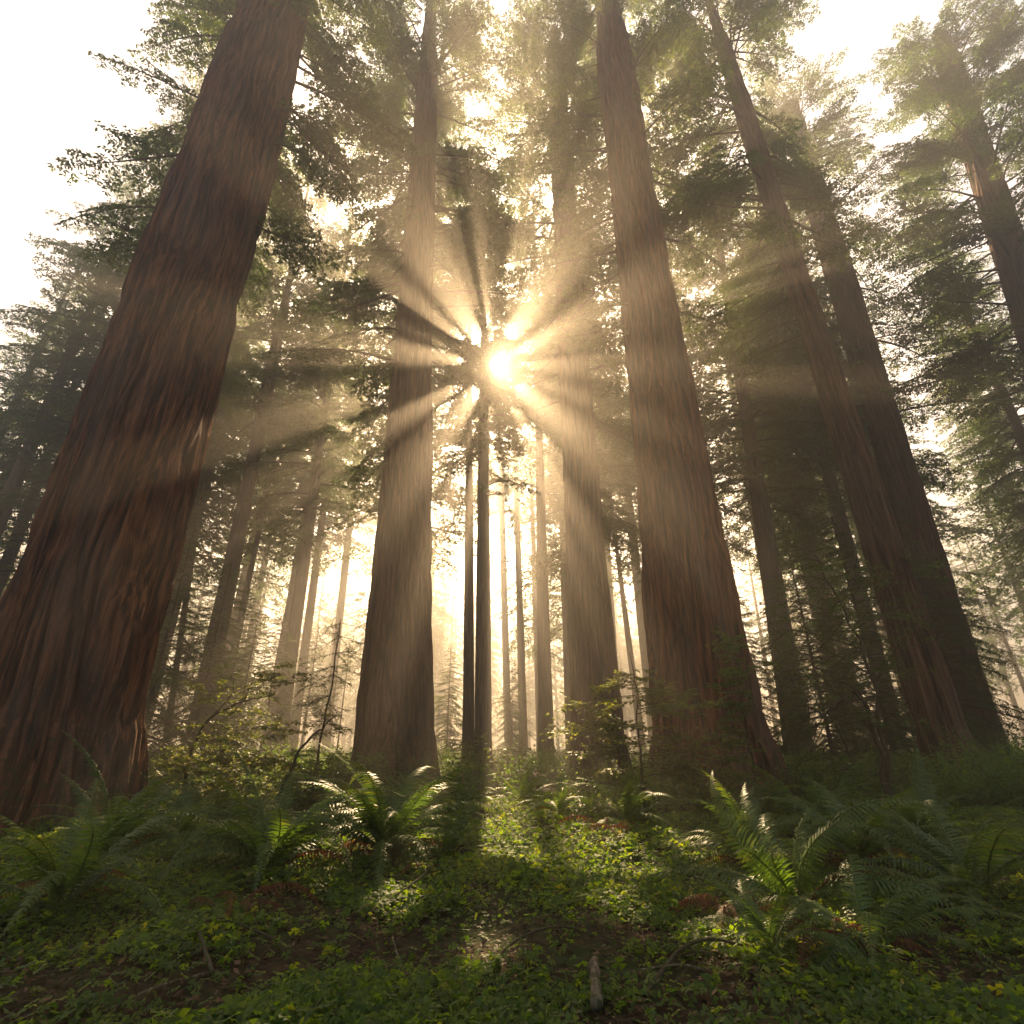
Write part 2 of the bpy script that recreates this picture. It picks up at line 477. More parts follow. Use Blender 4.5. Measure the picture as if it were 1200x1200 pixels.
def tree(name, label, d, base_px, ref, prof_px, top, mat, seed, crown=None, cz=(20, 1.0, 1.0), flare=1.25, na=64, nh=70,
         furrow=0.04, flute=0.08, cells=34, group=None, cat='redwood tree', rz=None, crown2=None, base_r=None):
    """prof_px = [(picture row, trunk width in picture pixels)]"""
    b = on_ground(base_px, d)
    p = at(ref[0], ref[1], d)
    ax = Vector(p - b).normalized()
    pr = []
    for py, w in prof_px:
        h = h_at(py, d)
        slant = 0.97
        pr.append((h, 0.5 * w * slant / 615.0 * zc_of(h, d)))
    pr.sort()
    r_low = pr[0][1]
    full = [(-0.6, r_low * flare * 1.06), (0.0, r_low * flare), (0.7, r_low * (1 + (flare - 1) * 0.55)), (1.6, r_low * (1 + (flare - 1) * 0.2))]
    full = [q for q in full if q[0] < pr[0][0] - 0.2] + pr
    if full[0][0] > -0.5: full.insert(0, (-0.6, full[0][1] * flare))
    if top > full[-1][0] + 1:
        full.append((top, max(0.05, full[-1][1] * 0.4)))
    root = link(name, None)
    root.location = b
    root.rotation_mode = 'QUATERNION'
    root.rotation_quaternion = Vector((0, 0, 1)).rotation_difference(ax)
    tag(root, label, cat, group)
    link('trunk', trunk_mesh(name + '_trunk', full, mat, seed, na, nh, furrow, flute, cells), root)
    for c, (z, sr, sz) in ((crown, cz), crown2 or (None, (0, 0, 0))):
        if c is None: continue
        for nm, me in (('crown', c[0]), ('limbs', c[1])):
            o = link(nm, me, root)
            o.location = (0, 0, z); o.scale = (sr, sr, sz)
            o.rotation_euler = (0, 0, rz if rz is not None else seed * 1.7)
    return root


BR, BB, BG = M['bark_red'], M['bark_brown'], M['bark_grey']

tree('redwood_tree', 'huge dark red redwood with twisted furrowed bark cut off by the left edge', 12, 28, (306, 70),
     [(70, 84), (190, 100), (460, 126), (655, 148), (850, 178)], 46, BR, 101, CG[0], (15, 0.9, 0.9), 1.25, 420, 380, 0.20, 0.10, 50, rz=0.3)
tree('redwood_tree', 'massive brown redwood left of the sunburst with light beams across its bark', 21, 464, (498, 160),
     [(100, 26), (160, 28), (247, 33), (400, 40), (490, 47), (600, 54), (750, 70), (860, 90)], 56, BB, 102, CG[1], (14, 1.18, 1.05), 1.22, 320, 300, 0.13, 0.08, 44, rz=0.0)
tree('redwood_tree', 'paler redwood trunk fused behind the left side of the massive brown redwood', 23.2, 440, (475, 400),
     [(300, 24), (400, 26), (600, 38), (750, 50), (860, 64)], 44, BB, 103, CG[0], (18, 0.8, 0.75), 1.15, 200, 220, 0.10, 0.08, 36, rz=-0.3)
tree('slender_conifer', 'slender dark conifer standing right in front of the sunburst', 24, 566, (567, 313),
     [(300, 4), (420, 9), (500, 13), (700, 18), (850, 22)], 37, BG, 104, CS[0], (12.5, 1.0, 1.0), 1.25, 64, 90, 0.02, 0.06, 22)
tree('slender_conifer', 'thin pale trunk hugging the left of the dark central conifer', 29, 549, (550, 470),
     [(470, 8), (600, 10), (800, 14), (880, 16)], 38, BG, 105, CS[1], (15, 1.1, 0.95), 1.2, 48, 60, 0.02, 0.06, 20)
tree('redwood_tree', 'tall redwood right of the sunburst with golden beams fanning over it', 23, 704, (651, 70),
     [(70, 23), (260, 29), (400, 36), (460, 39), (600, 46), (790, 60), (870, 70)], 54, BB, 106, CG[2], (15, 1.15, 1.05), 1.22, 320, 300, 0.13, 0.08, 44, rz=0.0)
tree('redwood_tree', 'giant reddish redwood with a broad flared base on the right', 18, 840, (720, 70),
     [(70, 44), (200, 52), (327, 63), (460, 77), (533, 84), (667, 103), (790, 122), (860, 138)], 50, BR, 107, CG[0], (17, 0.95, 0.95), 1.32, 420, 380, 0.17, 0.10, 48, rz=0.2)
# left group
tree('slender_conifer', 'leaning slender conifer with a tufted green top beside the dark left giant', 30, 222, (341, 320),
     [(320, 7), (460, 16), (533, 15), (667, 19), (790, 25), (860, 26)], 47, BG, 108, CM[1], (21, 1.35, 0.86), 1.2, 64, 90, 0.025, 0.06, 24)
tree('slender_conifer', 'brown trunk in a shaft of light left of the massive redwood', 32, 322, (378, 500),
     [(500, 10), (600, 13), (790, 17), (880, 21)], 44, BG, 109, CM[0], (13, 1.2, 1.05), 1.2, 64, 80, 0.025, 0.06, 24)
tree('slender_conifer', 'pale misty trunk just right of the brown trunk in the light shaft', 45, 340, (376, 620), [(620, 8), (790, 11), (880, 13)], 42, BG, 110, CM[2], (17, 1.1, 0.85), 1.15, 40, 50, 0.02)
tree('slender_conifer', 'pale misty trunk just left of the brown trunk in the light shaft', 47, 310, (349, 650), [(650, 8), (790, 10), (880, 12)], 44, BG, 111, CM[0], (17, 1.1, 0.9), 1.15, 40, 50, 0.02)
tree('slender_conifer', 'short sunlit pale trunk section next to the left flank of the massive redwood', 55, 380, (405, 660), [(660, 9), (733, 8), (880, 10)], 46, BG, 112, CM[1], (20, 1.1, 0.9), 1.15, 40, 50, 0.02)
tree('slender_conifer', 'thin dark pole of a tree close to the lower edge of the dark left giant', 34, 190, (230, 617), [(617, 6), (767, 7), (880, 8)], 36, BG, 113, CM[2], (12, 0.9, 0.8), 1.15, 40, 50, 0.02)
tree('slender_conifer', 'thin shaded trunk between the leaning conifer and the brown trunk in the shaft', 44, 245, (287, 700), [(700, 7), (783, 8), (880, 10)], 38, BG, 114, CM[0], (15, 1.1, 0.8), 1.15, 40, 50, 0.02)
# centre, in the bright mist
tree('slender_conifer', 'straight pale trunk in glowing mist left of the tall right redwood', 34, 641, (632, 533),
     [(533, 10), (667, 14), (790, 17), (890, 22)], 50, BG, 115, CS[0], (17, 1.35, 1.35), 1.2, 64, 80, 0.025, 0.06, 24)
tree('slender_conifer', 'pale trunk almost touching the left edge of the tall right redwood', 38, 671, (657, 500), [(500, 10), (667, 13), (790, 14), (890, 16)], 42, BG, 116, CS[1], (17, 1.3, 1.05), 1.2, 48, 60, 0.02)
tree('slender_conifer', 'very thin leaning trunk in the narrow gap between the two right redwoods', 45, 755, (730, 700), [(700, 6), (783, 8), (880, 10)], 40, BG, 117, CM[0], (20, 1.0, 0.7), 1.15, 40, 50, 0.02)
tree('slender_conifer', 'wider pale trunk filling the gap beside the giant right redwood', 50, 770, (742, 633), [(633, 10), (767, 12), (880, 14)], 44, BG, 118, CM[1], (22, 1.0, 0.75), 1.15, 40, 50, 0.02)
tree('slender_conifer', 'faint far trunk in the brightest mist right of the dark central conifer', 62, 596, (591, 700), [(600, 7), (700, 8), (880, 10)], 56, BG, 119, CM[0], (28, 1.3, 0.9), 1.15, 40, 50, 0.02)
tree('slender_conifer', 'added shading conifer mostly hidden behind the massive redwood left of the sunburst', 30, 476, (486, 400), [(400, 10), (850, 22)], 45, BG, 131, CS[0], (13, 1.6, 1.25), 1.2, 48, 60, 0.02)  # added occluder: its crown shades the haze left of the sun
tree('slender_conifer', 'added shading conifer mostly hidden behind the tall redwood right of the sunburst', 32, 703, (676, 400), [(400, 10), (850, 22)], 46, BG, 132, CS[1], (13, 1.6, 1.25), 1.2, 48, 60, 0.02)  # put in to block sunlight on the right so the beams stand out
tree('slender_conifer', 'added sun-screening conifer, a faint thin trunk in bright mist left of the straight pale trunk', 50, 614, (606, 600), [(600, 7), (880, 11)], 51, BG, 133, CM[0], (25, 1.25, 0.85), 1.15, 40, 50, 0.02)  # extra tree whose tall crown closes the too open canopy by the sun
# right group
tree('redwood_tree', 'dark straight redwood slanting across the top right corner', 17, 1128, (853, 70),
     [(70, 19), (260, 25), (430, 32), (600, 40), (850, 52)], 44, BB, 120, CG[1], (17, 0.9, 0.8), 1.25, 200, 240, 0.09, 0.08, 36, rz=0.4)
tree('redwood_tree', 'hazy redwood behind the dark slanting trunk in the top right', 27, 1160, (925, 127),
     [(127, 22), (193, 24), (293, 30), (600, 40), (850, 50)], 50, BB, 121, CG[2], (15, 1.1, 1.0), 1.2, 160, 200, 0.09, 0.08, 34, rz=-0.2)
tree('slender_conifer', 'slim brown leaning trunk at the right edge under the slanting redwood', 30, 1062, (931, 400), [(400, 12), (500, 13), (600, 15), (850, 19)], 44, BG, 122, CM[0], (14, 1.2, 1.0), 1.2, 64, 80, 0.025)
tree('slender_conifer', 'thick misty trunk right of the giant flared redwood', 28, 942, (875, 490), [(490, 15), (600, 21), (733, 26), (870, 32)], 46, BG, 123, CM[2], (13, 1.25, 1.1), 1.2, 80, 100, 0.03, 0.07, 28)
tree('slender_conifer', 'paler trunk tucked behind the left of the thick misty trunk', 40, 938, (896, 667), [(600, 11), (667, 12), (800, 14), (870, 16)], 38, BG, 124, CM[0], (16, 1.0, 0.8), 1.15, 48, 60, 0.02)
tree('slender_conifer', 'medium trunk amid green branches right of the thick misty trunk', 36, 1000, (938, 600), [(600, 10), (683, 12), (870, 17)], 40, BG, 125, CM[2], (13, 1.0, 0.9), 1.2, 48, 60, 0.02)
tree('slender_conifer', 'faint trunk top in a bright gap high on the right', 52, 990, (915, 500), [(500, 9), (700, 12), (870, 15)], 44, BG, 126, CM[1], (18, 1.1, 0.9), 1.15, 48, 60, 0.02)

tree('redwood_tree', 'large redwood at the far right border of the wood', 22, 1390, (1110, 70), [(70, 24), (850, 60)], 52, BB, 128, CG[1], (14, 1.1, 1.0), 1.2, 120, 160, 0.08, 0.08, 34, rz=2.0)
tree('redwood_tree', 'large redwood in shade behind the dark left giant', 27, 75, (250, 250), [(250, 28), (850, 52)], 52, BB, 129, CG[2], (13, 1.1, 1.05), 1.2, 120, 160, 0.08, 0.08, 34, rz=0.8)

# layered conifers filling the right and left middle distance, and the distant forest
bg_trunks = [trunk_mesh('back_trunk_%d' % i, [(-0.6, 0.62), (0, 0.55), (2, 0.46), (20, 0.3), (42, 0.05)], BG, 300 + i, 28, 40, 0.02, 0.06, 18) for i in range(3)]


def back_tree(x, y, s, kind, label, group, rz, cz=12, zs=1.0):
    root = link('conifer_tree', None)
    root.location = (x, y, float(ground_z(x, y)))
    root.scale = (s, s, s); root.rotation_euler = (R(random.uniform(-1.2, 1.2)), R(random.uniform(-1.2, 1.2)), rz)
    tag(root, label, 'conifer tree', group)
    link('trunk', bg_trunks[int(rz * 10) % 3], root)
    for nm, me in (('crown', kind[0]), ('limbs', kind[1])):
        o = link(nm, me, root); o.location = (0, 0, cz); o.scale = (1, 1, zs)
    return root


# middle distance and distant forest: a closed wood with an open glade in line with the sun
placed = [tuple(o.location[:2]) for o in bpy.data.objects if o.parent is None and o.get('category')]
r2 = np.random.default_rng(77)


def sow(count, y0, y1, wide, gap, kinds, smin, smax, label, group, czr, glade):
    n = tries = 0
    while n < count and tries < 20000:
        tries += 1
        y = y0 + (y1 - y0) * r2.random()
        x = (r2.random() - 0.5) * 2 * wide(y)
        ax = x + 0.0445 * y
        s = r2.uniform(smin, smax)
        if y > 66: s *= 0.74
        if abs(ax) < glade(y): continue
        if any((x - a) ** 2 + (y - b) ** 2 < gap * gap for a, b in placed): continue
        placed.append((x, y)); n += 1
        side = 'left' if x < 0 else 'right'
        back_tree(x, y, s, kinds[n % len(kinds)], label % side if '%s' in label else label, group % side if '%s' in group else group,
                  float(r2.random() * 6), r2.uniform(*czr), 1.1)


sow(19, 27, 46, lambda y: y * 1.15, 3.6, CM, 0.95, 1.2, 'tall bushy green conifer in the middle distance on the %s side of the forest', 'middle distance conifers on the %s', (7, 14), lambda y: 5.5)
sow(100, 46, 130, lambda y: y * 1.1, 3.4, CB, 0.95, 1.12, 'hazy conifer far back among the distant trees of the misty forest', 'distant conifers in the mist', (8, 16), lambda y: 4.5 if y < 85 else 0)

sow(46, 92, 138, lambda y: y * 0.36, 2.6, CB, 0.95, 1.15, 'hazy conifer far back among the distant trees of the misty forest', 'distant conifers in the mist', (3, 7), lambda y: 0)

# young hemlocks in the understorey
yt = [trunk_mesh('young_trunk', [(-0.3, 0.09), (0, 0.08), (5, 0.045), (9.2, 0.01)], M['twig'], 400, 12, 24, 0.004, 0.05, 8)]
young_spots = [(60, 19, 1.1), (215, 27, 1.15), (265, 24, 0.8), (300, 30, 0.9), (150, 24, 1.2), (392, 34, 0.8), (522, 36, 0.8), (600, 46, 0.9), (705, 40, 0.7), (900, 25, 0.9), (985, 22, 1.15), (1060, 20, 1.1), (1150, 24, 1.3), (-20, 22, 1.3), (350, 42, 1.1), (880, 36, 1.0), (250, 38, 1.3), (1010, 32, 1.4), (940, 36, 1.2)]
ydesc = ['drooping young hemlock beyond the far left undergrowth', 'young hemlock under the leaning left conifer', 'small lacy hemlock by the arching left shrub', 'young hemlock in shade before the brown trunk',
         'full young hemlock beneath the dark left giant', 'small hemlock in the light shaft left of the massive redwood', 'pale young hemlock between massive redwood and central conifer', 'misty young hemlock in the bright glade centre',
         'small hemlock seen between the two right redwoods', 'young hemlock touching the flared base of the giant right redwood', 'dense young hemlock by the twiggy tree on the right', 'young hemlock behind the twiggy right shrub',
         'broad young hemlock below the hazy top right redwood', 'broad young hemlock at the extreme left', 'tall hazy hemlock behind the left light shaft', 'hazy hemlock behind the giant right redwood',
         'tall hemlock in dark woods far left', 'tall hemlock amid green branches far right', 'hazy hemlock behind the thick misty trunk']
for i, (px, d, s) in enumerate(young_spots):
    p = on_ground(px, d)
    root = link('young_hemlock', None); root.location = p; root.scale = (s, s, s); root.rotation_euler = (0, 0, i * 1.3)
    tag(root, ydesc[i], 'young tree')
    link('trunk', yt[0], root); link('crown', CY[i % 2][0], root); link('limbs', CY[i % 2][1], root)


# ------------------------------------------------------------------ ground
def build_ground():
    xs = np.unique(np.concatenate([np.linspace(-170, -14, 40), np.linspace(-14, 14, 150), np.linspace(14, 170, 40)]))
    ys = np.unique(np.concatenate([np.linspace(-40, 0, 20), np.linspace(0, 26, 140), np.linspace(26, 160, 50)]))
    X, Y = np.meshgrid(xs, ys)
    Z = ground_z(X, Y)
    V = np.stack([X, Y, Z], -1).reshape(-1, 3)
    nx = len(xs); i = np.arange(len(ys) - 1)[:, None] * nx; j = np.arange(nx - 1)[None, :]
    f = np.stack([i + j, i + j + 1, i + nx + j + 1, i + nx + j], -1).reshape(-1, 4)
    o = link('forest_ground', mesh_np('forest_ground', V, [f], M['soil'], smooth=True))
    tag(o, 'dark forest floor of soil under sorrel and leaf litter', 'ground', kind='structure')


build_ground()


def scatter_xy(n, d0, d1, rg, power=1.0, wide=1.08):
    d = d0 + (d1 - d0) * rg.random(n) ** power
    x = (rg.random(n) * 2 - 1) * ((d * CT) * 600 / 615 * wide + 1.8)
    return x, d


def patch(x, y, s, seed):
    """smooth 0..1 patchiness"""
    return vnoise(x / s + 300, y / s + 60, 997, seed)


def build_sorrel():
    rg = np.random.default_rng(91)
    n = 185000
    x, y = scatter_xy(n, 3.3, 20, rg, 1.3)
    k = (patch(x, y, 1.1, 3) * 0.6 + patch(x, y, 0.35, 4) * 0.4)
    thin = rg.random(n) < np.clip((k - 0.30) * 4.0, 0.07, 1)
    x, y = x[thin], y[thin]; n = len(x)
    z = ground_z(x, y) + 0.02 + 0.11 * rg.random(n) * (0.5 + patch(x, y, 0.6, 5))
    P = np.stack([x, y, z], -1)
    nor = nrm(np.array([0, 0, 1.0]) + rg.normal(0, 0.42, (n, 3)))
    a0 = rg.random(n) * 6.283
    size = (0.026 + 0.022 * rg.random(n)) * (1 + 0.03 * np.maximum(y - 6, 0)) * (0.55 + 1.0 * patch(x, y, 0.55, 14)) * rg.uniform(0.75, 1.2, n)
    ex = nrm(np.cross(nor, np.array([0.3, 1, 0.2]))); ey = np.cross(nor, ex)
    Vs, Ts = [], []
    tint = np.clip(rg.normal(0.45, 0.2, n) + 0.25 * (patch(x, y, 0.8, 8) - 0.5), 0, 1)
    for q in range(3):
        a = a0 + q * 2.094
        d = np.cos(a)[:, None] * ex + np.sin(a)[:, None] * ey
        s = np.cross(nor, d)
        L = size[:, None]
        dn = -nor * 0.18
        p0 = P
        p1 = P + (d * 0.72 + s * 0.62 + dn) * L
        p2 = P + (d * 0.86 + nor * 0.05) * L
        p3 = P + (d * 0.72 - s * 0.62 + dn) * L
        Vs.append(np.stack([p0, p3, p2, p1], 1).reshape(-1, 3)); Ts.append(np.repeat(tint, 4))
    V = np.concatenate(Vs); T = np.concatenate(Ts)
    # folded heart leaflets: two triangles each
    q = quads_of(len(V) // 4)
    tri = np.concatenate([q[:, [0, 1, 2]], q[:, [0, 2, 3]]])
    o = link('sorrel_cover', mesh_np('sorrel_cover', V, [tri], M['clover'], T))
    tag(o, 'low carpet of three-lobed green sorrel leaves over the forest floor', 'ground cover', kind='stuff')


build_sorrel()


def build_litter():
    rg = np.random.default_rng(92)
    n = 85000
    x, y = scatter_xy(n, 3.3, 20, rg, 1.3)
    z = ground_z(x, y) + 0.01 + 0.08 * rg.random(n) ** 2
    P = np.stack([x, y, z], -1)
    a = rg.random(n) * 6.283
    d = nrm(np.stack([np.cos(a), np.sin(a), rg.normal(0, 0.25, n)], -1))
    N = nrm(np.array([0, 0, 1.0]) + rg.normal(0, 0.4, (n, 3)))
    s = nrm(np.cross(N, d))
    l = (0.03 + 0.05 * rg.random(n))[:, None]; w = l * (0.08 + 0.18 * rg.random(n))[:, None]
    V = np.stack([P, P + d * l * 0.5 + s * w, P + d * l, P + d * l * 0.5 - s * w], 1).reshape(-1, 3)
    T = np.repeat(rg.random(n), 4)
    o = link('leaf_litter', mesh_np('leaf_litter', V, [quads_of(n)], M['litter'], T))
    tag(o, 'brown dead leaves and needles strewn over the forest floor', 'leaf litter', kind='stuff')


build_litter()


def build_herbs():
    """ankle-high herbs standing in clumps among the sorrel"""
    rg = np.random.default_rng(95)
    n = 1500
    x, y = scatter_xy(n, 3.8, 17, rg, 1.2)
    k = patch(x, y, 1.6, 33)
    x, y = x[k > 0.55], y[k > 0.55]; n = len(x)
    m = 6
    b = np.repeat(np.stack([x, y, ground_z(x, y)], -1), m, 0) + rg.normal(0, 0.04, (n * m, 3)) * [1, 1, 0]
    a = rg.random(n * m) * 6.283; lean = rg.uniform(0.1, 1.3, n * m)
    D = nrm(np.stack([np.cos(a) * lean, np.sin(a) * lean, np.ones(n * m)], -1))
    V, T = leaflets(b, D, 0.10 + 0.22 * rg.random(n * m), 0.05, 0.065, 0.016, ang=0.8, jit=0.5, rg=rg)
    o = link('herb_cover', mesh_np('herb_cover', V, [quads_of(len(V) // 4)], M['leaf_green'], T))
    tag(o, 'ankle-high green herbs in loose clumps among the sorrel', 'herbs', kind='stuff')


build_herbs()


def build_undergrowth():
    """waist-high tangle at the feet of the trees"""
    rg = np.random.default_rng(93)
    n = 5200
    x, y = scatter_xy(n, 13.5, 48, rg, 1.5, 1.15)
    k = patch(x, y, 2.2, 21)
    open_ = (np.abs(x - 0.6) < 2.6) & (y < 19)
    keep = (rg.random(n) < np.clip((k - 0.3) * 3, 0.05, 1)) & ~(open_ & (rg.random(n) < 0.9))
    keep &= ~((x > -11) & (x < -5.2) & (y < 17.5))
    x, y, k = x[keep], y[keep], k[keep]; n = len(x)
    hh = (0.25 + 0.85 * rg.random(n) * (k + 0.3)) * (1 + 0.012 * y)
    S, D, Ls = [], [], []
    m = 5
    b = np.stack([x, y, ground_z(x, y)], -1)
    b = np.repeat(b, m, 0); hh = np.repeat(hh, m)
    a = rg.random(n * m) * 6.283
    lean = rg.uniform(0.2, 1.1, n * m)
    D = nrm(np.stack([np.cos(a) * lean, np.sin(a) * lean, np.ones(n * m)], -1))
    S = b + D * (hh * 0.25)[:, None]
    V, T = leaflets(S, D, hh, 0.10, 0.11, 0.030, ang=1.0, jit=0.6, rg=rg)
    o = link('undergrowth', mesh_np('undergrowth', V, [quads_of(len(V) // 4)], M['leaf_green'], T))
    tag(o, 'tangled low green undergrowth spread between the feet of the trees', 'undergrowth', kind='stuff')


build_undergrowth()


# ------------------------------------------------------------------ ferns
def frond_mesh(name, rg, mat, bend=1.5, pairs=36, wmax=0.105, curl=0.0, sag=0.3):
    """arching frond of length 1 leaving the origin steeply toward +x"""
    n = 15
    s = np.linspace(0, 1, n)
    el = 1.12 - bend * s ** 1.1
    yaw = rg.normal(0, 0.25) * s
    d = np.stack([np.cos(el) * np.cos(yaw), np.cos(el) * np.sin(yaw), np.sin(el)], -1)
    P = np.concatenate([[np.zeros(3)], np.cumsum((d[1:] + d[:-1]) / 2 / (n - 1), 0)])
    tb = Tubes(4); tb.add(P, 0.006, 0.0015)
    Vt, Ft = tb.arrays()
    t = np.repeat((np.arange(pairs) + 0.5) / pairs, 2)
    t = 0.10 + 0.90 * t
    side = np.tile([-1, 1], pairs)
    p = np.stack([np.interp(t, s, P[:, i]) for i in range(3)], -1)
    dd = nrm(np.stack([np.interp(t, s, d[:, i]) for i in range(3)], -1))
    hor = nrm(np.cross(dd, np.array([0, 0, 1.0])) + 1e-6)
    nor = np.cross(hor, dd)
    w = wmax * np.clip((t - 0.06) / 0.2, 0.25, 1) * np.clip((1.02 - t) / 0.62, 0.03, 1) ** 0.85 * rg.uniform(0.85, 1.12, len(t))
    ld = nrm(hor * side[:, None] + dd * (0.28 + 0.4 * t[:, None]) + nor * rg.normal(-0.05 - curl * 0.5, 0.12 + curl, len(t))[:, None])
    hw = 0.0105 * (1 - 0.4 * t)
    dn = -nor * sag
    a = p + dd * hw[:, None]; b_ = p - dd * hw[:, None]
    m1 = p + (ld + dn * 0.25) * (w * 0.55)[:, None]
    tip = p + (ld + dn) * w[:, None]
    c = m1 + dd * (hw * 0.85)[:, None]; e = m1 - dd * (hw * 0.85)[:, None]
    V = np.stack([a, b_, e, tip, c], 1).reshape(-1, 3)
    k = np.arange(len(t))[:, None] * 5
    F1 = k + np.array([0, 1, 2, 4]); F2 = k + np.array([4, 2, 3])
    off = len(Vt)
    tint = np.concatenate([np.full(len(Vt), 0.6), np.repeat(np.clip(rg.normal(0.45, 0.12, len(t)) + 0.3 * (t - 0.5), 0, 1), 5)])
    return mesh_np(name, np.concatenate([Vt, V]), [Ft, F1 + off, F2 + off], mat, tint)


rf = np.random.default_rng(31)
FR = [frond_mesh('frond', rf, M['frond'], b, 38, 0.10) for b in (1.0, 1.3, 1.55, 1.8, 2.1, 1.4, 1.7)]
FD = [frond_mesh('dry_frond', rf, M['frond_dead'], b, 30, 0.075, 0.35, 0.8) for b in (1.9, 2.2, 2.6)]


def fern(px, d, size, label, nf=18, nd=4, tilt=0.0, seed=0, up=0.0):
    rg = np.random.default_rng(500 + seed)
    p = on_ground(px, d)
    root = link('sword_fern', None); root.location = p
    root.rotation_euler = (0, tilt, 0)
    tag(root, label, 'fern')
    for k in range(nf):
        o = link('frond', FR[rg.integers(len(FR))], root)
        s = size * 1.5 * rg.uniform(0.7, 1.12)
        o.scale = (s, s, s)
        o.rotation_euler = (rg.normal(0, 0.12), rg.uniform(-0.42, 0.5) - up, k * 6.283 / nf * 1.0 + rg.normal(0, 0.3))
        o.location = (rg.normal(0, 0.04), rg.normal(0, 0.04), 0.02)
    for k in range(nd + 2):
        o = link('dry_frond', FD[rg.integers(len(FD))], root)
        s = size * 1.4 * rg.uniform(0.55, 0.85)
        o.scale = (s, s, s)
        o.rotation_euler = (rg.normal(0, 0.2), rg.uniform(0.2, 0.8), rg.random() * 6.283)
        o['label'] = 'withered reddish brown frond hanging under the green ones'
    return root


ferns = [
    (315, 7.7, 1.35, 'broad dark green sword fern at the lower left with brown skirts', 30, 7),
    (452, 8.7, 1.40, 'bright backlit sword fern glowing in front of the massive redwood', 36, 8),
    (520, 8.6, 0.70, 'low shaded fern leaning right beside the glowing backlit fern', 12, 4),
    (548, 13.5, 0.9, 'small fern at the foot of the dark central conifer', 14, 2),
    (735, 11.0, 0.95, 'upright fern with orange dead fronds behind the sunlit sorrel patch', 18, 8),
    (655, 12.2, 0.85, 'golden arching fern at the far edge of the sunlit sorrel patch', 16, 4),
    (690, 13.2, 0.75, 'small golden fern in front of the tall right redwood', 14, 4),
    (822, 14.0, 1.15, 'dark bluish fern standing against the flared base of the giant right redwood', 18, 0),
    (885, 8.0, 1.05, 'fern with drooping tawny fronds under the twiggy right tree', 18, 6),
    (945, 6.2, 1.12, 'large fern sending long fronds left from the lower right', 22, 6, -0.62),
    (965, 10.5, 1.35, 'deep green fern mass at the right edge below the thicket', 24, 2),
    (1010, 7.6, 1.1, 'dark shaded fern at the right margin behind the large lower right fern', 20, 4),
    (905, 4.9, 0.55, 'little green fern at the bottom right beside dry red fronds', 14, 4),
    (1020, 5.2, 0.9, 'fern with rusty dry fronds in the bottom right corner', 12, 8),
    (255, 11.5, 1.05, 'golden lit fern behind the broad dark left fern', 18, 6),
    (205, 9.6, 1.0, 'shaded fern left of the golden lit fern', 18, 4),
    (120, 8.0, 1.15, 'big shaded fern at the far left below the dark giant', 22, 5),
    (395, 14.5, 1.05, 'dark fern in shadow at the left root of the massive redwood', 18, 1),
    (475, 15.0, 0.9, 'shaded fern against the right root of the massive redwood', 16, 2),
    (900, 12.5, 1.0, 'green fern in shade right of the flared redwood base', 18, 2),
    (1090, 9.0, 1.2, 'broad green fern beyond the right margin thicket', 20, 3),
    (1150, 6.3, 1.1, 'dark fern at the extreme right foreground', 18, 4),
    (60, 5.6, 1.0, 'shadowed fern in the extreme lower left foreground', 18, 6),
    (610, 14.8, 0.8, 'faint sunlit fern in the middle of the glade floor', 14, 2),
]
for i, (px, d, s, lab, nf, nd, *tl) in enumerate(ferns):
    fern(px, d, s, lab, nf, nd, tl[0] if tl else 0.0, seed=i)


def dead_fern(px, d, size, label, n, seed):
    rg = np.random.default_rng(700 + seed)
    root = link('dead_fern', None); root.location = on_ground(px, d)
    tag(root, label, 'dead fern')
    for k in range(n):
        o = link('dry_frond', FD[rg.integers(len(FD))], root)
        sc_ = size * rg.uniform(0.7, 1.2); o.scale = (sc_, sc_, sc_)
        o.rotation_euler = (rg.normal(0, 0.25), rg.uniform(0.25, 0.75), k * 6.283 / n + rg.normal(0, 0.4))
        o.location = (rg.normal(0, 0.08), rg.normal(0, 0.08), 0.10)


dead_fern(968, 5.15, 1.0, 'russet dead fern fronds sprawling in the lower right corner', 9, 1)
dead_fern(275, 5.9, 1.1, 'brown dead fern fronds sagging below the broad dark left fern', 8, 2)
dead_fern(850, 6.1, 0.9, 'reddish dead fronds under the large lower right fern', 8, 3)
dead_fern(505, 7.9, 0.8, 'orange brown dead fronds at the foot of the glowing backlit fern', 8, 4)
dead_fern(715, 10.2, 0.9, 'orange dead fronds at the edge of the sunlit sorrel patch', 8, 5)


# ------------------------------------------------------------------ shrubs and saplings
def curve(pts, n=14):
    """smooth polyline through control points"""
    pts = np.asarray(pts, float)
    t = np.linspace(0, len(pts) - 1, n)
    P = np.concatenate([[2 * pts[0] - pts[1]], pts, [2 * pts[-1] - pts[-2]]])
    out = []
    for q in t:
        i = min(int(q), len(pts) - 2); u = q - i
        p0, p1, p2, p3 = P[i:i + 4]
        out.append(0.5 * ((2 * p1) + (-p0 + p2) * u + (2 * p0 - 5 * p1 + 4 * p2 - p3) * u * u + (-p0 + 3 * p1 - 3 * p2 + p3) * u ** 3))
    return np.array(out)


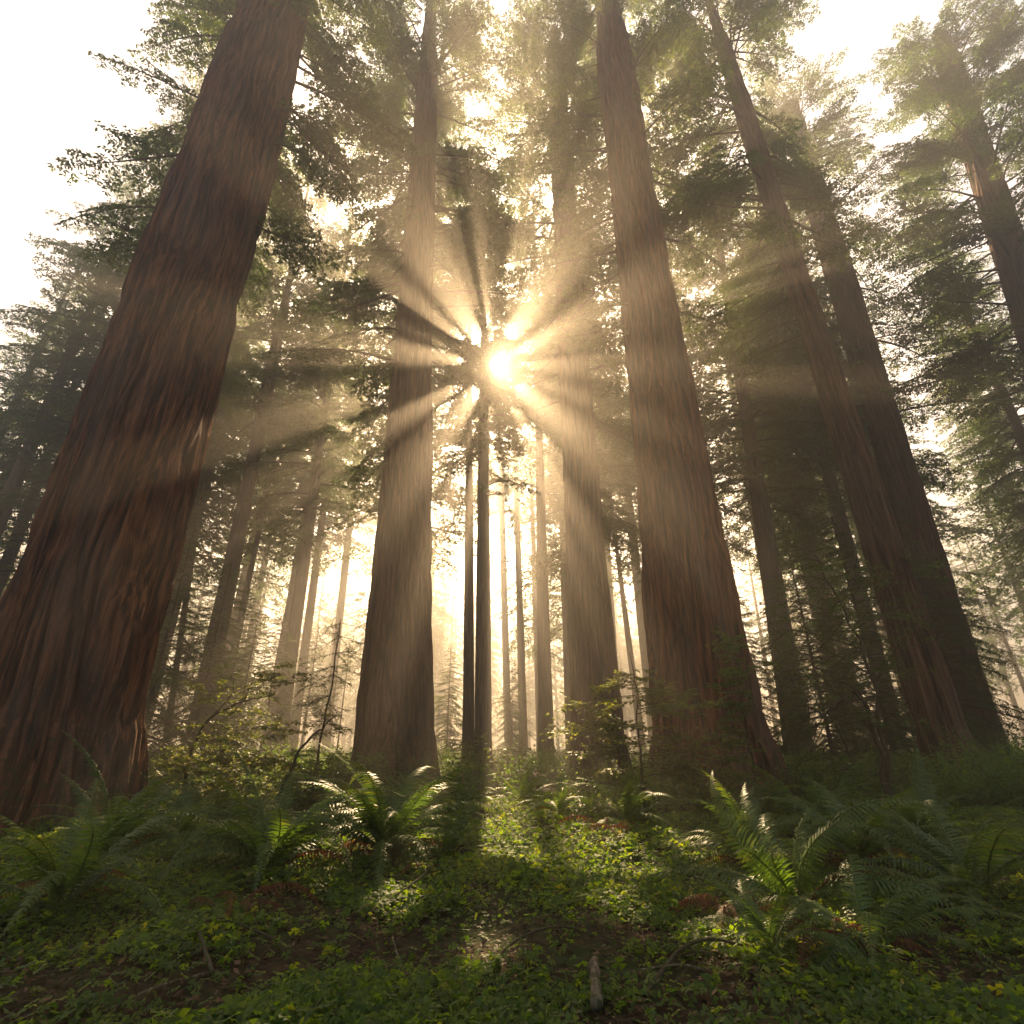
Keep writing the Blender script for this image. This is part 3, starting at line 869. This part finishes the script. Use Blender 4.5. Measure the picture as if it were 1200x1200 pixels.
def shrub(name, label, stems, sprays, leafmat, seed, leaf=(0.065, 0.022), step=0.05, cat='shrub', flat=0.25, bark=None, sub=3):
    """stems: [(points, r0, r1)], sprays: [(point, direction, length)]"""
    rg = np.random.default_rng(seed)
    base = np.array(stems[0][0][0])
    root = link(name, None); root.location = base
    tag(root, label, cat)
    tb = Tubes(6)
    for pts, r0, r1 in stems:
        c = curve(pts, 18)
        c[1:-1] += rg.normal(0, r0 * 0.5, (16, 3))
        tb.add(c - base, r0, r1)
    S, D, Ls = [], [], []
    nodes = np.concatenate([curve(q[0], 40) for q in stems]) - base
    seen = set()
    for p, d, L in sprays:
        p = np.asarray(p) - base
        key = tuple(np.round(p, 3))
        if key not in seen:
            seen.add(key)
            dn = np.linalg.norm(nodes - p, axis=1) + 0.6 * np.maximum(nodes[:, 2] - p[2], 0)
            q0 = nodes[dn.argmin()]
            if np.linalg.norm(q0 - p) > 0.01:
                g = np.linalg.norm(q0 - p)
                mid = (q0 + p) / 2 + rg.normal(0, 0.08 * g, 3) + np.array([0, 0, 0.10 * g])
                c = curve([q0, mid, p + (p - mid) * 0.03], 7)
                tb.add(c, 0.006 + 0.004 * g, 0.004, sides=4)
                nodes = np.concatenate([nodes, c])
        p = np.asarray(p); d = nrm(np.asarray(d, float))
        e = p + d * L + np.array([0, 0, -0.08 * L])
        tb.add(np.array([p, (p + e) / 2 + np.array([0, 0, 0.04 * L]), e]), 0.004 + 0.004 * L, 0.002, sides=3)
        S.append(p); D.append(nrm(e - p)); Ls.append(L)
        for q in range(int(sub * L / 0.25) + 1):
            u = rg.uniform(0.2, 0.95)
            sv = nrm(np.cross([0, 0, 1.0], d)) * rg.choice([-1, 1])
            a = rg.uniform(0.5, 1.0)
            dd = nrm(d * math.cos(a) + sv * math.sin(a) + np.array([0, 0, rg.normal(-0.05, flat)]))
            l2 = L * rg.uniform(0.2, 0.45)
            pp = p * (1 - u) + e * u
            tb.add(np.array([pp, pp + dd * l2]), 0.003, 0.0015, sides=3)
            S.append(pp); D.append(dd); Ls.append(l2)
    tb.build('stem', bark or M['twig'], root)
    V, T = leaflets(np.array(S), np.array(D), np.array(Ls), step, leaf[0], leaf[1], ang=0.95, jit=0.3, rg=rg)
    link('foliage', mesh_np('foliage', V, [quads_of(len(V) // 4)], leafmat, T), root)
    return root


def fan(p, n, L, rg, az=None, spread=3.14, el=(-0.15, 0.3)):
    out = []
    for _ in range(n):
        a = rg.uniform(0, 6.283) if az is None else az + rg.uniform(-spread, spread)
        e = rg.uniform(*el)
        out.append((p, (math.cos(a) * math.cos(e), math.sin(a) * math.cos(e), math.sin(e)), L * rg.uniform(0.55, 1.15)))
    return out


rs = np.random.default_rng(71)


def grow(d, path_px, r0, r1, dz=0.0):
    """stem from picture points at distance d (first point is put on the ground)"""
    pts = [at(px, py, d + (k * dz)) for k, (px, py) in enumerate(path_px)]
    pts[0][2] = float(ground_z(pts[0][0], pts[0][1])) - 0.05
    return (pts, r0, r1)


# sapling in front of the two right redwoods
d = 13.5
st = [grow(d, [(756, 960), (752, 900), (748, 850), (744, 800), (738, 765)], 0.035, 0.008, 0.02)]
sp = []
for k in range(46):
    py = rs.uniform(785, 912)
    px = np.interp(py, [785, 850, 912], [742, 748, 751])
    a = rs.choice([0.0, math.pi]) + rs.normal(0, 0.8)
    L = 1.9 * math.sin(min(1, (py - 770) / 75) * 1.5) * rs.uniform(0.35, 1.15)
    sp.append((at(px, py, d), (math.cos(a), math.sin(a), rs.normal(0.08, 0.16)), L))
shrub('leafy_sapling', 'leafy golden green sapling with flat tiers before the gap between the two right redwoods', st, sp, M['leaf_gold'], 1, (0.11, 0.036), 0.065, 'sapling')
# second sapling by the flared base
d = 13.0
st = [grow(d, [(886, 950), (884, 900), (874, 850), (880, 800), (872, 745)], 0.03, 0.006)]
sp = []
for k in range(48):
    py = rs.uniform(742, 915)
    px = np.interp(py, [742, 800, 850, 900], [872, 880, 874, 884])
    a = math.pi + rs.normal(0, 1.0)
    sp.append((at(px, py, d), (math.cos(a), math.sin(a), rs.normal(0.05, 0.2)), rs.uniform(0.3, 1.0)))
shrub('leafy_sapling', 'green sapling with sparse sprays against the flank of the giant right redwood', st, sp, M['leaf_green'], 2, (0.095, 0.03), 0.06, 'sapling')
# twiggy dark tree at right edge
d = 11.0
st = [grow(d, [(1045, 960), (1030, 880), (1005, 815), (970, 835), (945, 828)], 0.06, 0.012),
      grow(d, [(1045, 960), (1034, 850), (1010, 760), (975, 690), (955, 650)], 0.05, 0.008)]
st += [([at(*q, d) for q in path], r0, r1) for path, r0, r1 in [
    ([(970, 835), (958, 850), (950, 885)], 0.016, 0.006), ([(970, 835), (985, 860), (1000, 900)], 0.012, 0.005),
    ([(1010, 760), (960, 745), (925, 740), (895, 765)], 0.018, 0.004), ([(1018, 790), (985, 770), (940, 775)], 0.014, 0.004),
    ([(1025, 830), (990, 800), (955, 800), (930, 790)], 0.014, 0.004), ([(985, 710), (1000, 670), (1010, 620)], 0.014, 0.004),
    ([(1000, 735), (1040, 690), (1060, 640)], 0.016, 0.004), ([(975, 690), (945, 690), (915, 710)], 0.010, 0.003)]]
sp = []
for _ in range(150):
    px, py = rs.uniform(900, 1080), rs.uniform(650, 860)
    if rs.random() > 0.25 + 0.75 * min(1, max(0, (px - 900) / 70)): continue
    sp += fan(at(px, py, d + rs.normal(0, 0.5)), 2, 0.5, rs)
shrub('twiggy_tree', 'dark tangled twiggy tree with a crooked bough at the right edge', st, sp, M['leaf_green'], 3, (0.06, 0.017), 0.075, 'small tree', 0.5)
# arching shrub left
d = 16.0
st = [grow(d, [(216, 935), (224, 880), (248, 840), (285, 822), (320, 815)], 0.055, 0.012),
      ([at(*q, d) for q in [(285, 822), (295, 800), (312, 770)]], 0.02, 0.005), ([at(*q, d) for q in [(248, 840), (270, 815), (275, 790)]], 0.02, 0.005)]
sp = []
for _ in range(52):
    px, py = rs.uniform(228, 355), rs.uniform(780, 900)
    sp += fan(at(px, py, d + rs.normal(0, 0.5)), 2, 0.75, rs)
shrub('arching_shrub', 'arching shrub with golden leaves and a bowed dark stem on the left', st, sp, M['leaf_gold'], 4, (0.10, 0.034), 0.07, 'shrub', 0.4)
# golden bush mass beneath it
sp = []
for _ in range(95):
    px, py = rs.uniform(195, 345), rs.uniform(888, 945)
    sp += fan(at(px, py, 15.8 + rs.normal(0, 0.8)), 3, 0.6, rs)
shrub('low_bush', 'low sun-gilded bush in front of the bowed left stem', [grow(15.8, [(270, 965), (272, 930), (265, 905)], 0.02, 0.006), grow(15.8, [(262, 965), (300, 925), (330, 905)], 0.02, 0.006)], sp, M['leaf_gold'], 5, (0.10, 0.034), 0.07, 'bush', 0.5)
# dark bush at the root of massive redwood
sp = []
for _ in range(150):
    px, py = rs.uniform(345, 440), rs.uniform(885, 945)
    sp += fan(at(px, py, 14.0 + rs.normal(0, 0.8)), 2, 0.45, rs)
shrub('low_bush', 'dark leafy bush crowding the left root of the massive redwood', [grow(14, [(390, 950), (388, 920), (385, 895)], 0.02, 0.006)], sp, M['leaf_green'], 6, (0.06, 0.02), 0.05, 'bush', 0.5)
# dead sapling with drooping twigs
d = 14.5
st = [grow(d, [(366, 930), (375, 870), (388, 810), (397, 745), (400, 725)], 0.035, 0.008)]
sp = []
for px, py in [(380, 840), (386, 815), (390, 790), (394, 765), (397, 745), (399, 730), (384, 825), (392, 780)]:
    sp += fan(at(px, py, d), 5, 0.8, rs, el=(-0.7, 0.05))
shrub('droopy_sapling', 'thin leaning sapling with drooping twiggy branches left of the massive redwood', st, sp, M['needles'], 7, (0.05, 0.012), 0.05, 'sapling', 0.4)
# thin diagonal stem shrub in front of massive redwood left
d = 13.0
st = [grow(d, [(322, 930), (345, 890), (370, 860), (395, 838)], 0.04, 0.015)]
sp = []
for px, py in [(370, 860), (385, 848), (395, 838), (352, 880)]:
    sp += fan(at(px, py, d), 5, 0.55, rs)
shrub('leaning_sapling', 'diagonal leaning stem with yellow green leaf tufts beside the drooping sapling', st, sp, M['leaf_gold'], 8, (0.06, 0.02), 0.055, 'sapling', 0.4)
# small shrub at base of central conifer
sp = []
for _ in range(60):
    px, py = rs.uniform(525, 600), rs.uniform(860, 935)
    sp += fan(at(px, py, 18 + rs.normal(0, 0.8)), 2, 0.5, rs)
shrub('low_bush', 'light green bush at the foot of the central conifer', [grow(18, [(560, 930), (562, 900), (566, 875)], 0.02, 0.006)], sp, M['leaf_gold'], 9, (0.07, 0.022), 0.06, 'bush', 0.5)
sp = []
for _ in range(130):
    px, py = rs.uniform(925, 1090), rs.uniform(880, 950)
    sp += fan(at(px, py, 13 + rs.normal(0, 0.8)), 2, 0.45, rs)
shrub('low_bush', 'green bush behind the ferns at the right edge', [grow(13, [(985, 960), (980, 920), (975, 890)], 0.02, 0.006)], sp, M['leaf_green'], 10, (0.06, 0.02), 0.055, 'bush', 0.5)


# ------------------------------------------------------------------ low hanging boughs are limbs of their trees; fallen wood lies on the floor
def fallen(label, pts, r0, r1, mat, name='fallen_branch', cat='branch'):
    c = curve(pts, 20)
    c[1:-1] += np.random.default_rng(int(abs(pts[0][0]) * 100)).normal(0, r0 * 0.10, (18, 3))
    tb = Tubes(10)
    rad = np.linspace(r0, r1, 20) * (1 + 0.05 * np.sin(np.arange(20) * 0.9))
    rad = np.concatenate([[0.001], rad, [0.001]])
    c = np.concatenate([c[:1], c, c[-1:]]); c[0] -= (c[2] - c[1]) * 0.05; c[-1] += (c[-2] - c[-3]) * 0.05
    b = c.mean(0)
    tb.add(c - b, r0, r1, radii=rad)
    o = tb.build(name, mat); o.location = b
    tag(o, label, cat)
    return o


def gp(px, d, up=0.03):
    p = on_ground(px, d); p[2] += up; return p


fallen('short pale weathered log pointing away at the bottom centre', [gp(699, 4.3, 0.09), gp(698, 4.6, 0.10), gp(696, 4.95, 0.11)], 0.040, 0.034, M['log'], 'fallen_log', 'log')
fallen('long dark curved twig lying across the bottom right of the sorrel', [gp(755, 4.5, 0.05), gp(800, 4.95, 0.12), gp(840, 5.0, 0.13), gp(890, 4.9, 0.06)], 0.016, 0.008, M['twig'])
fallen('thin bowed twig left of the pale log', [gp(560, 4.6, 0.05), gp(600, 5.2, 0.12), gp(660, 5.5, 0.12), gp(720, 5.35, 0.05)], 0.013, 0.006, M['twig'])
fallen('crooked dark stick in the bottom left corner', [gp(245, 4.5, 0.06), gp(228, 4.9, 0.10), gp(215, 5.6, 0.06)], 0.016, 0.007, M['twig'])
fallen('slim twig lying under the broad dark left fern', [gp(210, 5.4, 0.06), gp(260, 5.4, 0.10), gp(330, 5.2, 0.06)], 0.014, 0.008, M['twig'])
fallen('brown stick half hidden in sorrel below the glowing fern', [gp(430, 6.2, 0.05), gp(470, 6.6, 0.14), gp(500, 7.3, 0.16), gp(495, 8.0, 0.08)], 0.012, 0.006, M['twig'])

rd = np.random.default_rng(63)
ddesc = ['below the broad dark left fern', 'in the sorrel left of the pale log', 'in the sorrel right of the pale log', 'under the lower right ferns']
for k in range(22):
    dd = rd.uniform(4.3, 9.5); px = rd.uniform(180, 1040)
    a = rd.uniform(0, 6.283); L = rd.uniform(0.25, 0.9)
    p = on_ground(px, dd); q = p + np.array([math.cos(a), math.sin(a), 0]) * L
    m = (p + q) / 2 + np.array([rd.normal(0, 0.06), rd.normal(0, 0.06), 0])
    for v, h in ((p, 0.03), (m, rd.uniform(0.05, 0.14)), (q, 0.05)): v[2] = float(ground_z(v[0], v[1])) + h
    zone = ddesc[0] if px < 400 else ddesc[1] if px < 690 else ddesc[2] if px < 850 else ddesc[3]
    fallen('small fallen twig lying ' + zone, [p, m, q], rd.uniform(0.006, 0.014), 0.004, M['twig'] if k % 3 else M['log'], 'fallen_twig', 'twig')['group'] = 'fallen twigs ' + zone

# ------------------------------------------------------------------ gaps in the canopy through which sunbeams fall
bpy.context.view_layer.update()
SUN = ray(578, 428); SUN = SUN / np.linalg.norm(SUN)
SR = np.array([SUN[1], -SUN[0], 0.0]); SR /= np.linalg.norm(SR)     # right of the beam
SU = np.cross(SR, SUN)                                            # above the beam
gaps = []


def gap_at(a, b, r):
    """gap whose beam passes a metres right of and b metres above head height at the path"""
    gaps.append((np.array([0, 0, CAM_H]) + SR * a + SU * b, r))


def gap_to(x, y, r):
    gaps.append((np.array([x, y, 0.3]), r))


for ang, D, r in [(122, 2.1, 0.62), (143, 2.8, 0.42), (100, 2.7, 0.36), (60, 2.2, 0.66), (28, 2.2, 0.46), (2, 2.5, 0.42),
                  (-38, 2.1, 0.55), (-62, 2.8, 0.42), (-126, 2.0, 0.62), (-149, 2.7, 0.42), (174, 2.2, 0.42),
                  (-18, 3.2, 0.28), (-92, 2.3, 0.26), (-108, 3.2, 0.28), (-139, 3.9, 0.28), (115, 3.8, 0.28), (160, 3.4, 0.22), (16, 3.4, 0.24), (95, 1.6, 0.24), (109, 3.3, 0.34), (46, 3.5, 0.26), (-172, 3.6, 0.26), (-50, 3.3, 0.26), (76, 3.0, 0.24)]:
    gap_at(D * math.cos(R(ang)), D * math.sin(R(ang)), 0.84 * r)
gap_at(0.30, 0.0, 0.50)
for x, y, r in [(1.2, 11.5, 1.35), (0.4, 13.5, 1.1), (2.4, 12.6, 1.1), (1.6, 9.6, 0.9), (3.2, 10.6, 0.8), (3.6, 9.0, 0.5), (2.0, 11.0, 1.2), (0.2, 10.8, 0.7), (-3.4, 7.9, 0.45), (-2.7, 7.4, 0.3), (-4.4, 8.6, 0.4), (3.4, 7.2, 0.6), (2.9, 6.3, 0.7), (1.9, 5.6, 0.5), (4.4, 8.4, 0.45), (5.2, 6.8, 0.4), (2.6, 6.4, 0.3), (-1.2, 7.0, 0.35), (1.0, 6.6, 0.3), (6.3, 9.8, 0.5), (-0.2, 15.5, 0.9), (2.2, 15.0, 0.8), (-1.9, 9.0, 1.15), (-2.0, 8.3, 0.6), (-8.2, 15.2, 1.5), (-7.0, 16.2, 1.0), (-9.8, 15.0, 1.1), (2.0, 9.2, 0.4), (0.6, 8.2, 0.35), (4.6, 8.0, 0.3), (-3.2, 7.6, 0.3),
                (-9.5, 30, 1.0), (-12, 38, 1.3), (-8.0, 26, 0.7), (-17, 33, 1.1), (11, 30, 1.0), (14.5, 36, 1.2), (9.5, 25, 0.7), (18, 30, 1.0), (6.5, 34, 1.0), (-3, 36, 1.2), (1, 30, 1.4), (2, 22, 0.9), (-2.4, 20, 0.7)]:
    gap_to(x, y, r)
for px, py, dd, r in [(240, 520, 12.3, 0.3), (748, 850, 13.5, 0.9), (720, 835, 13.5, 0.5), (290, 840, 16, 0.8), (400, 620, 24, 0.5), (425, 470, 26, 0.7), (845, 440, 28, 0.8), (895, 160, 17, 0.6), (655, 220, 23, 0.5), (570, 560, 20, 0.5), (790, 450, 18, 0.4)]:
    gaps.append((at(px, py, dd), r))
for x, y, r in [(12, 28, 1.6), (16, 33, 2.0), (10, 33, 1.5), (20, 38, 2.2), (14, 42, 2.2), (24, 46, 2.5), (18, 52, 2.5), (11, 45, 2.0), (8.5, 30, 1.2), (22, 30, 1.6), (27, 38, 2.0), (-14, 30, 1.3), (-20, 40, 2.0)]:
    gap_to(x, y, r)
for x in (-0.1, 0.9, 1.9, 2.8):
    for y in (9.6, 11.0, 12.4, 13.8):
        gap_to(x, y, 0.85)
rgap = np.random.default_rng(8)
for _ in range(90):
    yy = rgap.uniform(27, 72)
    xx = rgap.choice([-1, 1]) * rgap.uniform(0.16, 0.95) * yy
    gap_to(xx, yy, rgap.uniform(0.6, 2.2))
GP = np.array([g[0] for g in gaps]); GR = np.array([g[1] for g in gaps])


def prune(crown, limbs=False):
    me = crown.data
    mw = np.array(crown.matrix_world)
    bb = np.array([list(c) for c in crown.bound_box]) @ mw[:3, :3].T + mw[:3, 3]
    c0 = bb.mean(0); rad = np.linalg.norm(bb - c0, axis=1).max()
    rel = c0 - GP
    dist = np.linalg.norm(rel - (rel @ SUN)[:, None] * SUN, axis=1)
    near = np.where(dist < rad + GR)[0]
    if len(near) == 0: return
    V = np.empty(len(me.vertices) * 3, np.float32); me.vertices.foreach_get('co', V); V = V.reshape(-1, 3)
    Fq = np.empty(len(me.loops), np.int32); me.loops.foreach_get('vertex_index', Fq); Fq = Fq.reshape(-1, 4)
    C = V[Fq].mean(1) @ mw[:3, :3].T + mw[:3, 3]
    kill = np.zeros(len(C), bool)
    for g in near:
        rel = C - GP[g]
        h = rel @ SUN
        kill |= (np.einsum('ij,ij->i', rel, rel) - h * h < GR[g] ** 2)
    if kill.sum() < 15: return
    if limbs:
        crown.data = mesh_np(me.name, V, [Fq[~kill]], me.materials[0], smooth=True)
        return
    V = V.reshape(-1, 4, 3)
    T = np.empty(len(me.vertices), np.float32); me.attributes['tint'].data.foreach_get('value', T)
    keep = ~kill
    crown.data = mesh_np(me.name, V[keep].reshape(-1, 3), [quads_of(int(keep.sum()))], me.materials[0], T.reshape(-1, 4)[keep].ravel())


npr = 0
for o in list(bpy.data.objects):
    if o.parent is not None and o.name.split('.')[0] in ('crown', 'limbs') and o.matrix_world.translation.y < 92:
        before = o.data; prune(o, o.name.startswith('limbs')); npr += o.data is not before
print('pruned', npr)

# ------------------------------------------------------------------ haze
HX, HY0, HY1, HZ0, HZ1 = 172, -42, 162, -1.5, 58
vb = np.array([[x, y, z] for z in (HZ0, HZ1) for y in (HY0, HY1) for x in (-HX, HX)], float)
fb = np.array([[0, 2, 3, 1], [4, 5, 7, 6], [0, 1, 5, 4], [2, 6, 7, 3], [0, 4, 6, 2], [1, 3, 7, 5]])
mh = bpy.data.materials.new('forest haze'); mh.use_nodes = True
mh.node_tree.nodes.clear()
ho = mh.node_tree.nodes.new('ShaderNodeOutputMaterial')
hv = mh.node_tree.nodes.new('ShaderNodeVolumePrincipled')
hv.inputs['Color'].default_value = (1.0, 0.90, 0.77, 1)
hv.inputs['Density'].default_value = 0.0084
hv.inputs['Anisotropy'].default_value = 0.72
mh.node_tree.links.new(hv.outputs[0], ho.inputs['Volume'])
hz = link('haze', mesh_np('haze', vb, [fb], mh))
tag(hz, 'warm morning mist hanging through the whole forest', 'haze', kind='stuff')

# ------------------------------------------------------------------ light
sdir = Vector(ray(578, 428)).normalized()          # toward the sun
elev = math.asin(sdir.z)
azim = math.atan2(sdir.x, sdir.y)                  # from +Y toward +X
sl = bpy.data.lights.new('sun', 'SUN'); sl.energy = 5.0; sl.angle = R(0.5); sl.color = (1.0, 0.77, 0.52)
so = link('sun', sl); so.rotation_mode = 'QUATERNION'
so.rotation_quaternion = (-sdir).to_track_quat('-Z', 'Y')
so.location = (0, 0, 80)

w = bpy.data.worlds.new('World'); sc.world = w; w.use_nodes = True
nt = w.node_tree; nt.nodes.clear()
sky = nt.nodes.new('ShaderNodeTexSky'); sky.sky_type = 'NISHITA'; sky.sun_disc = False
sky.sun_elevation = elev; sky.sun_rotation = azim
sky.air_density = 1.0; sky.dust_density = 7.0; sky.ozone_density = 0.5
bg = nt.nodes.new('ShaderNodeBackground'); bg.inputs[1].default_value = 0.08
wo = nt.nodes.new('ShaderNodeOutputWorld')
nt.links.new(sky.outputs[0], bg.inputs[0]); nt.links.new(bg.outputs[0], wo.inputs[0])

# ------------------------------------------------------------------ render settings
sc.render.engine = 'CYCLES'
cy = sc.cycles
cy.max_bounces = 5; cy.diffuse_bounces = 3; cy.glossy_bounces = 1; cy.transmission_bounces = 3
cy.volume_bounces = 0; cy.transparent_max_bounces = 4
cy.use_denoising = True
cy.denoiser = 'OPENIMAGEDENOISE'
cy.caustics_reflective = False; cy.caustics_refractive = False
cy.sample_clamp_indirect = 4.0
cy.use_adaptive_sampling = True; cy.adaptive_threshold = 0.008
sc.view_settings.view_transform = 'Standard'
sc.view_settings.look = 'None'
sc.view_settings.exposure = 2.1
sc.view_settings.gamma = 1.0
sc.view_settings.use_white_balance = True
sc.view_settings.white_balance_temperature = 7500
sc.view_settings.white_balance_tint = 10
print('polys', sum(len(m.polygons) for m in bpy.data.meshes))
